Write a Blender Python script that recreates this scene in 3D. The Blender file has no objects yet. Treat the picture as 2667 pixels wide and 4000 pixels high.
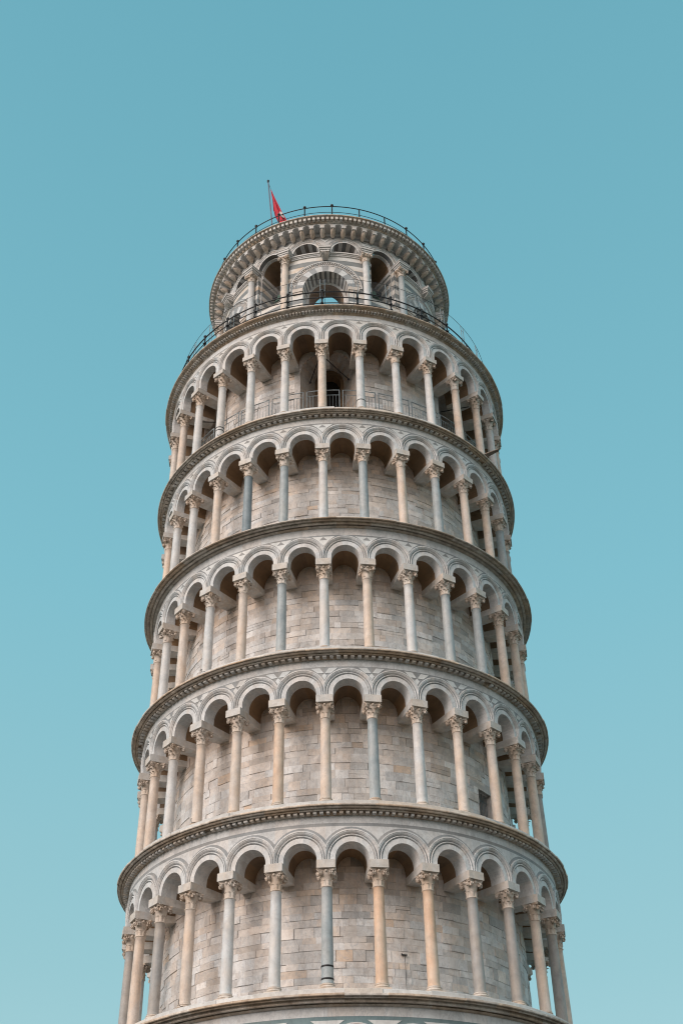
import bpy, math, random
from mathutils import Vector, Matrix
PI = math.pi
R_ = math.radians
rnd = random.Random(7)
S = bpy.context.scene

# ------------------------------------------------------------ camera, sky, sun
# tower frame: z = 0 at the cornice under the lowest full gallery, -y faces the viewer
ZG = -13.45                       # ground level in the tower frame
FPX = 4476.3
PITCH, YAW, ROLL = 0.67427, 0.00603, -0.02104
EYE = Vector((0, -39.76073, -9.06781))
cf = Vector((math.sin(YAW)*math.cos(PITCH), math.cos(YAW)*math.cos(PITCH), math.sin(PITCH)))
cr = Vector((math.cos(YAW), -math.sin(YAW), 0)); cu = cr.cross(cf)
r2 = cr*math.cos(ROLL)+cu*math.sin(ROLL); u2 = -cr*math.sin(ROLL)+cu*math.cos(ROLL)
LEAN = R_(4.0)                    # the tower leans towards the viewer ...
beta = 0.0
for _ in range(20):               # ... and sideways, just enough for a level camera
    RL = Matrix.Rotation(beta, 3, 'Y') @ Matrix.Rotation(LEAN, 3, 'X')
    beta += (RL @ r2).z
RL = Matrix.Rotation(beta, 3, 'Y') @ Matrix.Rotation(LEAN, 3, 'X')
M = RL.to_4x4() @ Matrix.Translation((0, 0, -ZG))
cam = bpy.data.cameras.new('camera'); co = bpy.data.objects.new('camera', cam)
S.collection.objects.link(co); S.camera = co
cm = Matrix.Identity(4)
for i in range(3):
    cm[i][0] = r2[i]; cm[i][1] = u2[i]; cm[i][2] = -cf[i]; cm[i][3] = EYE[i]
co.matrix_world = M @ cm
cam.sensor_fit = 'HORIZONTAL'; cam.sensor_width = 36; cam.lens = FPX/2667*36
cam.clip_end = 6000; cam.clip_start = .1

W = bpy.data.worlds.new('World'); S.world = W; W.use_nodes = True
wn = W.node_tree.nodes; wl = W.node_tree.links
bg = wn['Background']
SUN_EL, SUN_AZ = R_(24), R_(222)           # azimuth measured from +y clockwise: front left
sky = wn.new('ShaderNodeTexSky'); sky.sky_type = 'NISHITA'; sky.sun_disc = False
sky.sun_elevation = SUN_EL; sky.sun_rotation = SUN_AZ
sky.air_density = 1.0; sky.dust_density = 1.0; sky.ozone_density = 2.0
hs = wn.new('ShaderNodeHueSaturation'); hs.inputs['Saturation'].default_value = .6
# the evening sky of the photograph: teal overhead, paler towards the horizon
geo = wn.new('ShaderNodeTexCoord'); sp = wn.new('ShaderNodeSeparateXYZ')
ramp = wn.new('ShaderNodeValToRGB')
ramp.color_ramp.elements[0].position = .0; ramp.color_ramp.elements[0].color = (5.6, 8.0, 8.2, 1)
ramp.color_ramp.elements[1].position = 1.0; ramp.color_ramp.elements[1].color = (1.4, 4.35, 5.45, 1)
e = ramp.color_ramp.elements.new(.35); e.color = (3.3, 6.35, 6.95, 1)
e = ramp.color_ramp.elements.new(.62); e.color = (2.3, 5.75, 6.8, 1)
mixw = wn.new('ShaderNodeMix'); mixw.data_type = 'RGBA'; mixw.inputs[0].default_value = .85
wl.new(sky.outputs[0], hs.inputs['Color'])
wl.new(geo.outputs['Generated'], sp.inputs[0]); wl.new(sp.outputs['Z'], ramp.inputs[0])
wl.new(hs.outputs[0], mixw.inputs[6]); wl.new(ramp.outputs[0], mixw.inputs[7])
# the west, behind the viewer and to the left, still glows pale rose after the low sun
dt = wn.new('ShaderNodeVectorMath'); dt.operation = 'DOT_PRODUCT'; dt.inputs[1].default_value = (-.45, -.88, -.15)
wl.new(geo.outputs['Generated'], dt.inputs[0])
glow = wn.new('ShaderNodeMapRange'); glow.interpolation_type = 'SMOOTHSTEP'; glow.inputs[1].default_value = -.15; glow.inputs[2].default_value = .9
wl.new(dt.outputs['Value'], glow.inputs[0])
mixg = wn.new('ShaderNodeMix'); mixg.data_type = 'RGBA'; mixg.inputs[7].default_value = (13.2, 11.5, 10.8, 1)
wl.new(glow.outputs[0], mixg.inputs[0]); wl.new(mixw.outputs[2], mixg.inputs[6])
wl.new(mixg.outputs[2], bg.inputs['Color']); bg.inputs['Strength'].default_value = .10

sun = bpy.data.lights.new('sun', 'SUN'); so = bpy.data.objects.new('sun', sun)
S.collection.objects.link(so)
sun.energy = 2.4; sun.angle = R_(34); sun.color = (1.0, .87, .78)
sd = Vector((math.sin(SUN_AZ)*math.cos(SUN_EL), math.cos(SUN_AZ)*math.cos(SUN_EL), math.sin(SUN_EL)))
so.rotation_euler = sd.to_track_quat('Z', 'Y').to_euler()
S.view_settings.view_transform = 'Standard'; S.view_settings.look = 'None'
S.view_settings.exposure = 0.0; S.view_settings.gamma = 1.0
S.render.engine = 'CYCLES'
S.cycles.pixel_filter_type = 'BLACKMAN_HARRIS'; S.cycles.filter_width = 1.1
S.cycles.max_bounces = 6; S.cycles.diffuse_bounces = 4

# ------------------------------------------------------------ materials
def nodes(name):
    m = bpy.data.materials.new(name); m.use_nodes = True
    return m, m.node_tree.nodes, m.node_tree.links, m.node_tree.nodes['Principled BSDF']
def mixn(n, l, fac, a, b, mode='MIX'):
    x = n.new('ShaderNodeMix'); x.data_type = 'RGBA'; x.blend_type = mode
    for s, v in ((0, fac), (6, a), (7, b)):
        if hasattr(v, 'is_output'): l.new(v, x.inputs[s])
        else: x.inputs[s].default_value = v if s == 0 else (*v, 1)
    return x.outputs[2]
def noise(n, l, scale, detail=4, rough=.6, vec=None, dist=0, stretch=None, rand=False, gen='Object'):
    tc = n.new('ShaderNodeTexCoord'); out = tc.outputs[gen]
    mp = n.new('ShaderNodeMapping'); l.new(out, mp.inputs[0])
    if stretch: mp.inputs['Scale'].default_value = stretch
    if rand:
        oi = n.new('ShaderNodeObjectInfo'); mu = n.new('ShaderNodeMath'); mu.operation = 'MULTIPLY'
        mu.inputs[1].default_value = 57.0; l.new(oi.outputs['Random'], mu.inputs[0])
        cx = n.new('ShaderNodeCombineXYZ')
        for k in range(3): l.new(mu.outputs[0], cx.inputs[k])
        l.new(cx.outputs[0], mp.inputs['Location'])
    t = n.new('ShaderNodeTexNoise'); l.new(mp.outputs[0], t.inputs['Vector'])
    t.inputs['Scale'].default_value = scale; t.inputs['Detail'].default_value = detail
    t.inputs['Roughness'].default_value = rough; t.inputs['Distortion'].default_value = dist
    return t.outputs['Fac']
def rampn(n, l, src, stops):
    r = n.new('ShaderNodeValToRGB'); el = r.color_ramp.elements
    while len(el) > 1: el.remove(el[-1])
    el[0].position = stops[0][0]; el[0].color = (*stops[0][1], 1) if not isinstance(stops[0][1], float) else (stops[0][1],)*3+(1,)
    for p, c in stops[1:]:
        q = el.new(p); q.color = (*c, 1) if not isinstance(c, float) else (c, c, c, 1)
    l.new(src, r.inputs[0]); return r.outputs[0]
def attr(n, name):
    a = n.new('ShaderNodeAttribute'); a.attribute_name = name; return a.outputs['Fac']
def bump(n, l, b, src, strength, dist=.02):
    bn = n.new('ShaderNodeBump'); bn.inputs['Strength'].default_value = strength
    bn.inputs['Distance'].default_value = dist
    l.new(src, bn.inputs['Height']); l.new(bn.outputs[0], b.inputs['Normal'])
def marble(name, cool, warm, vein=.25, dirt=.25, rand=False, rough=.65, streak=0., stain=(.16, .12, .085), bm=.35, orange=0., attrs=True):
    m, n, l, b = nodes(name)
    if attrs:
        wa = attr(n, 'warm'); base = mixn(n, l, wa, cool, warm)
    else:
        wa = rampn(n, l, noise(n, l, 2.2, 6, .65, rand=rand, stretch=(1, 1, .4)), [(.36, 0.), (.64, 1.)])
        base = mixn(n, l, wa, cool, warm)
    # cloudy patches inside each stone
    cl = rampn(n, l, noise(n, l, 2.6, 6, .62, rand=rand, dist=.6), [(.25, .74), (.5, .97), (.75, 1.10)])
    base = mixn(n, l, 1.0, base, cl, 'MULTIPLY')
    # veins
    vn = rampn(n, l, noise(n, l, 1.7, 8, .7, rand=rand, dist=2.2, stretch=(1, 1, .45)), [(.47, 0.), (.5, 1.), (.53, 0.)])
    vm = n.new('ShaderNodeMath'); vm.operation = 'MULTIPLY'; vm.inputs[1].default_value = vein; l.new(vn, vm.inputs[0])
    base = mixn(n, l, vm.outputs[0], base, (cool[0]*.55, cool[1]*.58, cool[2]*.62))
    # grime in patches
    g = rampn(n, l, noise(n, l, 5.5, 10, .72, rand=rand), [(.48, 0.), (.75, 1.)])
    gm = n.new('ShaderNodeMath'); gm.operation = 'MULTIPLY'; gm.inputs[1].default_value = dirt; l.new(g, gm.inputs[0])
    base = mixn(n, l, gm.outputs[0], base, stain)
    if streak:
        s = rampn(n, l, noise(n, l, 3.2, 8, .7, stretch=(1, 1, .55), rand=rand), [(.40, 0.), (.66, 1.)])
        sm = n.new('ShaderNodeMath'); sm.operation = 'MULTIPLY'; sm.inputs[1].default_value = streak; l.new(s, sm.inputs[0])
        base = mixn(n, l, sm.outputs[0], base, stain)
    if orange:
        s = rampn(n, l, noise(n, l, .9, 6, .6, rand=rand), [(.54, 0.), (.72, 1.)])
        sm = n.new('ShaderNodeMath'); sm.operation = 'MULTIPLY'; sm.inputs[1].default_value = orange; l.new(s, sm.inputs[0])
        base = mixn(n, l, sm.outputs[0], base, (.46, .29, .16))
    if attrs:
        ta = attr(n, 'tone'); cx = n.new('ShaderNodeCombineXYZ')
        for k in range(3): l.new(ta, cx.inputs[k])
        base = mixn(n, l, 1.0, base, cx.outputs[0], 'MULTIPLY')
    l.new(base, b.inputs['Base Color']); b.inputs['Roughness'].default_value = rough
    b.inputs['Specular IOR Level'].default_value = .3
    bump(n, l, b, noise(n, l, 14, 8, .7, rand=rand), bm, .02)
    return m
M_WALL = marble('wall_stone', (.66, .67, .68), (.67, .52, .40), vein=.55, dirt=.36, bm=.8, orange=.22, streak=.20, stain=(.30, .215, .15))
M_MORTAR = marble('old_mortar', (.19, .165, .14), (.19, .165, .14), dirt=.5, attrs=False)
M_ARCH = marble('white_marble', (.64, .665, .68), (.70, .61, .54), vein=.5, dirt=.26, streak=.12, stain=(.26, .21, .17))
M_DSLATE = marble('dark_grey_marble', (.17, .18, .19), (.20, .17, .14), vein=.2, dirt=.15)
M_SLATE = marble('grey_marble', (.30, .32, .335), (.34, .31, .28), vein=.2, dirt=.15)
M_TEAL = marble('green_grey_marble', (.17, .25, .27), (.2, .24, .24), vein=.3, dirt=.1)
M_INLAY = marble('pale_inlay_marble', (.66, .70, .72), (.66, .62, .57), vein=.2, dirt=.08)
M_CORN = marble('weathered_cornice_marble', (.70, .66, .61), (.67, .51, .37), vein=.2, dirt=.6, streak=.58, stain=(.17, .12, .085), orange=.45)
M_LIP = marble('pale_slab_marble', (.60, .605, .60), (.58, .47, .36), vein=.3, dirt=.3)
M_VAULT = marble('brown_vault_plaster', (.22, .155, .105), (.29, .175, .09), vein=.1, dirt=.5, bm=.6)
M_BEAM = marble('impost_marble', (.60, .605, .60), (.60, .53, .46), vein=.25, dirt=.32, attrs=False, rand=True)
M_CAP = marble('carved_capital_marble', (.66, .61, .56), (.60, .48, .38), vein=.1, dirt=.55, attrs=False, rand=True, stain=(.2, .14, .10))
SH = {
 'w': marble('white_shaft_marble', (.60, .635, .66), (.64, .61, .58), vein=.30, dirt=.14, attrs=False, rand=True, rough=.55, bm=.1),
 'c': marble('cream_shaft_marble', (.66, .60, .55), (.68, .54, .43), vein=.30, dirt=.18, attrs=False, rand=True, rough=.55, bm=.1),
 'p': marble('peach_shaft_marble', (.66, .54, .44), (.68, .47, .33), vein=.3, dirt=.2, attrs=False, rand=True, rough=.55, bm=.1),
 'g': marble('grey_shaft_granite', (.36, .37, .375), (.42, .38, .34), vein=.2, dirt=.20, attrs=False, rand=True, rough=.5, bm=.15),
 'b': marble('blue_shaft_granite', (.34, .40, .43), (.44, .46, .46), vein=.35, dirt=.15, attrs=False, rand=True, rough=.5, bm=.1),
 'd': marble('dark_blue_shaft_granite', (.20, .255, .29), (.27, .32, .35), vein=.3, dirt=.12, attrs=False, rand=True, rough=.5, bm=.1),
}
def striped():
    m, n, l, b = nodes('banded_marble')
    tc = n.new('ShaderNodeTexCoord'); sx = n.new('ShaderNodeSeparateXYZ'); l.new(tc.outputs['Object'], sx.inputs[0])
    mu = n.new('ShaderNodeMath'); mu.operation = 'MULTIPLY'; mu.inputs[1].default_value = 1/.62; l.new(sx.outputs['Z'], mu.inputs[0])
    fr = n.new('ShaderNodeMath'); fr.operation = 'FRACT'; l.new(mu.outputs[0], fr.inputs[0])
    gt = n.new('ShaderNodeMath'); gt.operation = 'GREATER_THAN'; gt.inputs[1].default_value = .5; l.new(fr.outputs[0], gt.inputs[0])
    pale = rampn(n, l, noise(n, l, 1.1, 6, .6, stretch=(1, 1, 2.5)), [(.35, (.68, .68, .67)), (.55, (.64, .60, .55)), (.68, (.62, .47, .34))])
    dark = rampn(n, l, noise(n, l, 2.1, 8, .65, stretch=(1, 1, 2.5)), [(.3, (.15, .17, .18)), (.7, (.27, .28, .28))])
    base = mixn(n, l, gt.outputs[0], pale, dark)
    g = rampn(n, l, noise(n, l, 6, 10, .7), [(.5, 0.), (.8, .4)])
    base = mixn(n, l, g, base, (.2, .16, .12))
    l.new(base, b.inputs['Base Color']); b.inputs['Roughness'].default_value = .65
    bump(n, l, b, noise(n, l, 14, 8, .7), .3)
    return m
M_BAND = striped()
def plain(name, col, rough=.5, metal=0., var=.0):
    m, n, l, b = nodes(name); b.inputs['Roughness'].default_value = rough; b.inputs['Metallic'].default_value = metal
    c = rampn(n, l, noise(n, l, 9, 6, .6), [(.3, tuple(x*(1-var) for x in col)), (.7, tuple(min(1, x*(1+var)) for x in col))])
    l.new(c, b.inputs['Base Color']); return m
M_BLACK = plain('black_iron', (.018, .018, .020), .45, .3, .3)
M_STEEL = plain('galvanised_steel', (.30, .34, .36), .45, .6, .2)
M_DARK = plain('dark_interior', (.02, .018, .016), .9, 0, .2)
M_BRONZE = plain('green_bronze', (.06, .13, .10), .6, .4, .4)
M_POLE = plain('grey_painted_pole', (.16, .16, .20), .4, .3, .2)
M_RED = plain('red_flag_cloth', (.50, .03, .055), .85, 0, .25)
M_WHITE = plain('white_cloth', (.7, .68, .66), .85, 0, .05)
M_WOOD = plain('weathered_board', (.22, .18, .15), .8, 0, .3)
def mesh_screen():
    m, n, l, b = nodes('fine_wire_screen')
    b.inputs['Base Color'].default_value = (.35, .38, .40, 1); b.inputs['Alpha'].default_value = .045; b.inputs['Roughness'].default_value = .6
    return m
M_SCREEN = mesh_screen()
def ground_mat():
    m, n, l, b = nodes('piazza_ground')
    c = rampn(n, l, noise(n, l, .4, 8, .6), [(.3, (.05, .065, .03)), (.7, (.075, .085, .045))])
    l.new(c, b.inputs['Base Color']); b.inputs['Roughness'].default_value = .95; return m
M_GRASS = ground_mat()
M_BOUNCE = plain('dark_bounce_ground', (.085, .068, .055), .9, 0, .2)  # dark neutral brown, toned for the light it bounces upwards

# ------------------------------------------------------------ mesh helper
class MB:
    def __init__(s): s.v = []; s.f = []; s.m = []; s.t = []; s.w = []; s.sm = []
    def add(s, vs, fs, m=0, t=1., w=.3, sm=False):
        o = len(s.v); s.v.extend(vs)
        for f in fs: s.f.append(tuple(i+o for i in f))
        k = len(fs); s.m.extend([m]*k if not isinstance(m, list) else m)
        s.t.extend([t]*k); s.w.extend([w]*k); s.sm.extend([sm]*k)
    def build(s, name, mats, parent=None, local=None):
        me = bpy.data.meshes.new(name); me.from_pydata(s.v, [], s.f)
        for x in mats: me.materials.append(x)
        me.polygons.foreach_set('material_index', s.m); me.polygons.foreach_set('use_smooth', s.sm)
        for nm, d in (('tone', s.t), ('warm', s.w)):
            me.attributes.new(nm, 'FLOAT', 'FACE').data.foreach_set('value', d)
        me.update()
        o = bpy.data.objects.new(name, me); S.collection.objects.link(o)
        if parent is not None: o.parent = parent
        if local is not None: o.matrix_local = local
        return o
def P(R, th, z): return (R*math.sin(th), -R*math.cos(th), z)
BOXF = [(0, 1, 3, 2), (4, 6, 7, 5), (0, 4, 5, 1), (2, 3, 7, 6), (0, 2, 6, 4), (1, 5, 7, 3)]
def cbox(mb, R0, R1, t0, t1, z0, z1, m=0, t=1., w=.3, n=1):
    """box bent round the tower axis"""
    for k in range(n):
        a = t0+(t1-t0)*k/n; b = t0+(t1-t0)*(k+1)/n
        vs = [P(R, th, z) for R in (R0, R1) for th in (a, b) for z in (z0, z1)]
        fs = [BOXF[0], BOXF[1], BOXF[4], BOXF[5]]
        if k == 0: fs = fs+[BOXF[2]]
        if k == n-1: fs = fs+[BOXF[3]]
        mb.add(vs, fs, m, t, w)
def box(mb, c, s, m=0, t=1., w=.3, rot=None):
    vs = [Vector((x*s[0]/2, y*s[1]/2, z*s[2]/2)) for x in (-1, 1) for y in (-1, 1) for z in (-1, 1)]
    if rot: vs = [rot @ v for v in vs]
    mb.add([tuple(v+Vector(c)) for v in vs], BOXF, m, t, w)
def lathe(mb, prof, n=24, m=0, sm=True, c=(0, 0, 0), t=1., w=.3, caps=True):
    vs = [(c[0]+r*math.cos(2*PI*k/n), c[1]+r*math.sin(2*PI*k/n), c[2]+z) for r, z in prof for k in range(n)]
    fs = [(i*n+k, i*n+(k+1) % n, (i+1)*n+(k+1) % n, (i+1)*n+k) for i in range(len(prof)-1) for k in range(n)]
    mb.add(vs, fs, m, t, w, sm)
    if caps:
        mb.add([vs[k] for k in range(n)], [tuple(range(n))], m, t, w)
        mb.add([vs[(len(prof)-1)*n+k] for k in range(n)], [tuple(range(n))], m, t, w)
def tube(mb, pts, r, n=8, m=0, closed=False, t=1., w=.3):
    pts = [Vector(p) for p in pts]; N = len(pts); vs = []
    for i, p in enumerate(pts):
        a = pts[(i-1) % N] if closed or i > 0 else p
        b = pts[(i+1) % N] if closed or i < N-1 else p
        d = (b-a).normalized(); x = d.cross(Vector((0, 0, 1)))
        if x.length < 1e-3: x = d.cross(Vector((1, 0, 0)))
        x.normalize(); y = d.cross(x)
        vs += [tuple(p+x*(r*math.cos(2*PI*k/n))+y*(r*math.sin(2*PI*k/n))) for k in range(n)]
    fs = [(i*n+k, i*n+(k+1) % n, ((i+1) % N)*n+(k+1) % n, ((i+1) % N)*n+k) for i in range(N if closed else N-1) for k in range(n)]
    if not closed: fs += [tuple(range(n)), tuple((N-1)*n+k for k in range(n))]
    mb.add(vs, fs, m, t, w, True)
def ball(mb, c, r, m=0, n=10, sz=1., t=1., w=.3):
    lathe(mb, [(r*math.sin(PI*k/n)+1e-4, -r*sz*math.cos(PI*k/n)) for k in range(n+1)], n=12, m=m, c=c, caps=False, t=t, w=w)
def ring(mb, prof, m=0, seg=240, t=1., w=.3, sm=False, stones=None, rr=rnd, jit=.0, t0=0., t1=2*PI, tj=.12, wj=.5, wb=.3):
    """profile (R,z) swept round the axis, optionally cut into stones with their own tone and a hair's offset"""
    n = stones or 1
    edges = [t0+(t1-t0)*k/n+(rr.uniform(-.25, .25)*(t1-t0)/n if 0 < k < n else 0) for k in range(n+1)]
    for q in range(n):
        a, b = edges[q], edges[q+1]; k = max(1, round(seg*(b-a)/(t1-t0)))
        dj = rr.uniform(-jit, jit); dz = rr.uniform(-jit, jit)*.4
        tt = t*(1+rr.uniform(-tj, tj)) if stones else t; ww = min(1, max(0, wb+rr.uniform(-wj, wj))) if stones else w
        vs = [P(R+dj, a+(b-a)*i/k, z+dz) for R, z in prof for i in range(k+1)]
        L = len(prof)
        fs = [(j*(k+1)+i, j*(k+1)+i+1, (j+1)*(k+1)+i+1, (j+1)*(k+1)+i) for j in range(L-1) for i in range(k)]
        mb.add(vs, fs, m, tt, ww, sm)
        if stones and jit:                # close the joint faces so that steps show as stone
            for i in (0, k): mb.add([vs[j*(k+1)+i] for j in range(L)], [tuple(range(L))] if L > 2 else [], m, tt*.8, ww)

def clip_half(poly, half):
    """clip a flat polygon [(s,z,R)] to |s| <= half"""
    for sg in (1, -1):
        out = []
        for i in range(len(poly)):
            a, b = poly[i], poly[(i+1) % len(poly)]
            ia, ib = sg*a[0] <= half+1e-9, sg*b[0] <= half+1e-9
            if ia: out.append(a)
            if ia != ib:
                u = (sg*half-a[0])/(b[0]-a[0]); out.append(tuple(a[k]+(b[k]-a[k])*u for k in range(3)))
        poly = out
        if len(poly) < 3: return []
    return poly
class Bay:
    """flat template of one bay: polygons in (s, z, R) with material and stone group"""
    def __init__(s): s.p = []
    def poly(s, pts, m=0, g=0, half=None):
        if half is not None: pts = clip_half(pts, half)
        if len(pts) >= 3: s.p.append((pts, m, g))
    def sweep(s, prof, z0, zs, m=0, nv=18, half=None, stones=9, c=0., g0=0, mats=None):
        """prof = [(rho, R)], path: up from z0 to spring zs, round, and down"""
        path = [(PI, z0-zs)]+[(PI-PI*k/nv, 0) for k in range(nv+1)]+[(0, z0-zs)]
        if abs(z0-zs) < 1e-6: path = path[1:-1]
        for k in range(len(path)-1):
            a, b = path[k], path[k+1]; mid = (a[0]+b[0])/2
            g = g0+int((1-mid/PI)*stones*.9999) if a[1] == 0 and b[1] == 0 else g0+(0 if a[0] > 1 else stones-1)
            mm = mats[g % len(mats)] if mats else m
            for j in range(len(prof)-1):
                (r0, R0), (r1, R1) = prof[j], prof[j+1]
                f = lambda q, r, R: (c+r*math.cos(q[0]), zs+r*math.sin(q[0])+q[1], R)
                s.poly([f(a, r0, R0), f(b, r0, R0), f(b, r1, R1), f(a, r1, R1)], mm, g, half)
    def above(s, ro, z0, zs, ztop, R, half, m=0, n=16, c=0., g=90, s0=None, s1=None):
        """wall face between an arch outline of radius ro and ztop, from s0 to s1"""
        s0 = -half if s0 is None else s0; s1 = half if s1 is None else s1
        xs = [s0+(s1-s0)*k/n for k in range(n+1)]
        zz = lambda x: zs+math.sqrt(max(0, ro*ro-(x-c)**2)) if abs(x-c) <= ro else z0
        for a, b in zip(xs, xs[1:]):
            s.poly([(a, zz(a), R), (b, zz(b), R), (b, ztop, R), (a, ztop, R)], m, g)
    def strip(s, s0, s1, z0, z1, R, m=0, g=0, n=6):
        for k in range(n):
            a = s0+(s1-s0)*k/n; b = s0+(s1-s0)*(k+1)/n
            s.poly([(a, z0, R), (b, z0, R), (b, z1, R), (a, z1, R)], m, g)
    def stamp(s, mb, th, RA, rr=rnd, wb=.2, wj=.35, tj=.10, tb=1.):
        gs = {}
        for pts, m, g in s.p:
            if g not in gs: gs[g] = (tb*(1+rr.uniform(-tj, tj)), min(1, max(0, wb+rr.uniform(-wj, wj))))
            t, w = gs[g]
            mb.add([P(R, th+sx/RA, z) for sx, z, R in pts], [tuple(range(len(pts)))], m, t, w)

# ------------------------------------------------------------ the tower
def empty(name, mat, label=None, cat=None, group=None):
    o = bpy.data.objects.new(name, None); S.collection.objects.link(o); o.matrix_world = mat
    if label: o['label'] = label; o['category'] = cat
    if group: o['group'] = group
    return o
def thing(o, label, cat, group=None, kind=None):
    o.matrix_world = M
    o['label'] = label; o['category'] = cat
    if group: o['group'] = group
    return o
TOWER = empty('bell_tower', M, 'round leaning bell tower of pale marble ringed by six tiers of columned arcades', 'tower')

ZL = [-5.40, 0, 5.415, 10.798, 16.237, 21.668, 27.545]      # floor (cornice lip) of galleries 0..5 and the terrace
RLIP = [7.84, 7.84, 7.80, 7.83, 7.85, 7.77, 7.93]
#       abacus bottom/top, crown of opening, crown of mouldings
GA = [(3.60, 3.84, 4.40, 4.77), (3.60, 3.84, 4.41, 4.79), (3.62, 3.87, 4.50, 4.86), (3.66, 3.91, 4.55, 4.90), (3.65, 3.88, 4.53, 4.92), (3.84, 4.06, 4.93, 5.27)]
DR = [0, 0, 0, 0, 0, .13]          # the top gallery is a little wider
RSOF = [6.80, 6.80, 6.90, 7.00, 7.03, 7.15]     # where the stone arch ring ends and the rough vault begins
CV = [1.0, .85, .8, .7, .55, .6, 1.0]
PHI = -.0640
STEP = 2*PI/30
RC = 7.15; RF0 = 7.36; RW = 6.10; RA = 7.4; HALF = RA*STEP/2

def arcade_bay(lv):
    ab, at, ci, cc = GA[lv]; H = ZL[lv+1]-ZL[lv]; b = Bay(); z = ZL[lv]; RF = RF0+DR[lv]
    ri = .50; ro = .865; zs = z+ci-ri; zb = z+at
    prof = [(ri, RSOF[lv]), (ri, RF), (.655, RF), (.660, RF-.04), (.678, RF-.04), (.682, RF+.015), (.70, RF+.036), (.722, RF+.020),
            (.727, RF-.04), (.748, RF-.04), (.76, RF+.024), (.785, RF+.050), (.80, RF+.060), (.812, RF+.045), (.822, RF+.045), (.828, RF+.066), (ro, RF+.064), (ro, RF-.01)]
    b.sweep(prof, zb, zs, 0, half=HALF, stones=9)
    ztop = z+H-(.255*CV[lv+1]-.008 if lv < 5 else .275); zst = z+cc+(.085 if lv else .16)
    if lv in (1,):
        b.sweep([(ro, RF), (.95, RF)], zs, zs, 1, half=HALF, stones=7, g0=30)
        b.above(.95, zs, zs, z+cc+.095, RF, HALF, 0, g=60)
        b.strip(-HALF, HALF, z+cc+.095, z+cc+.19, RF, 1, 61, 16); zst = z+cc+.19
    else:
        b.above(ro-.004, zs, zs, zst, RF, HALF, 2 if lv == 0 else 1, g=60)
    # pale course above, two stones a bay
    for q in (0, 1):
        s0 = -HALF+q*HALF
        b.strip(s0, s0+HALF, zst, ztop, RF+.003, 0, 70+q, 8)
    # underside of the arch ring between two openings (stands on the impost)
    return b, zs, zst
def inlay(mb, th, lv, zs, zst):
    """small polished pieces let into the spandrel over a column"""
    RF = RF0+DR[lv]; R = RF+.016; pc = []; ro = .87
    if lv == 2:
        t = zst-.045; h = .30
        pc = [([(-.44, t), (-.15, t), (-.02, t-.19), (-.22, t-.19)], 3), ([(.44, t), (.15, t), (.02, t-.19), (.22, t-.19)], 3),
              ([(0, t-.20), (.085, t-.30), (0, t-.45), (-.085, t-.30)], 3)]
    elif lv in (3, 4, 5):
        t = zst-.06
        pc = [([(-.42, t), (.42, t), (.20, t-.17), (.0, t-.42), (-.20, t-.17)], 3), ([(-.13, t-.155), (.13, t-.155), (0, t-.02)], 1)]
    elif lv == 0:
        t = zst-.10
        pc = [([(-.46, t), (.46, t), (.05, t-.27), (.20, t-.55), (-.20, t-.55), (-.05, t-.27)], 3)]
    tt = rnd.uniform(.9, 1.08); ww = rnd.uniform(0, .6)
    for k, (pl, m) in enumerate(pc):
        Rk = R+.006*(k if lv != 2 else 0); n = len(pl)
        vs = [P(Rk, th+s/RA, z) for s, z in pl]+[P(RF-.01, th+s/RA, z) for s, z in pl]
        mb.add(vs, [tuple(range(n))]+[(i, (i+1) % n, (i+1) % n+n, i+n) for i in range(n)], m, tt, ww)

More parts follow.
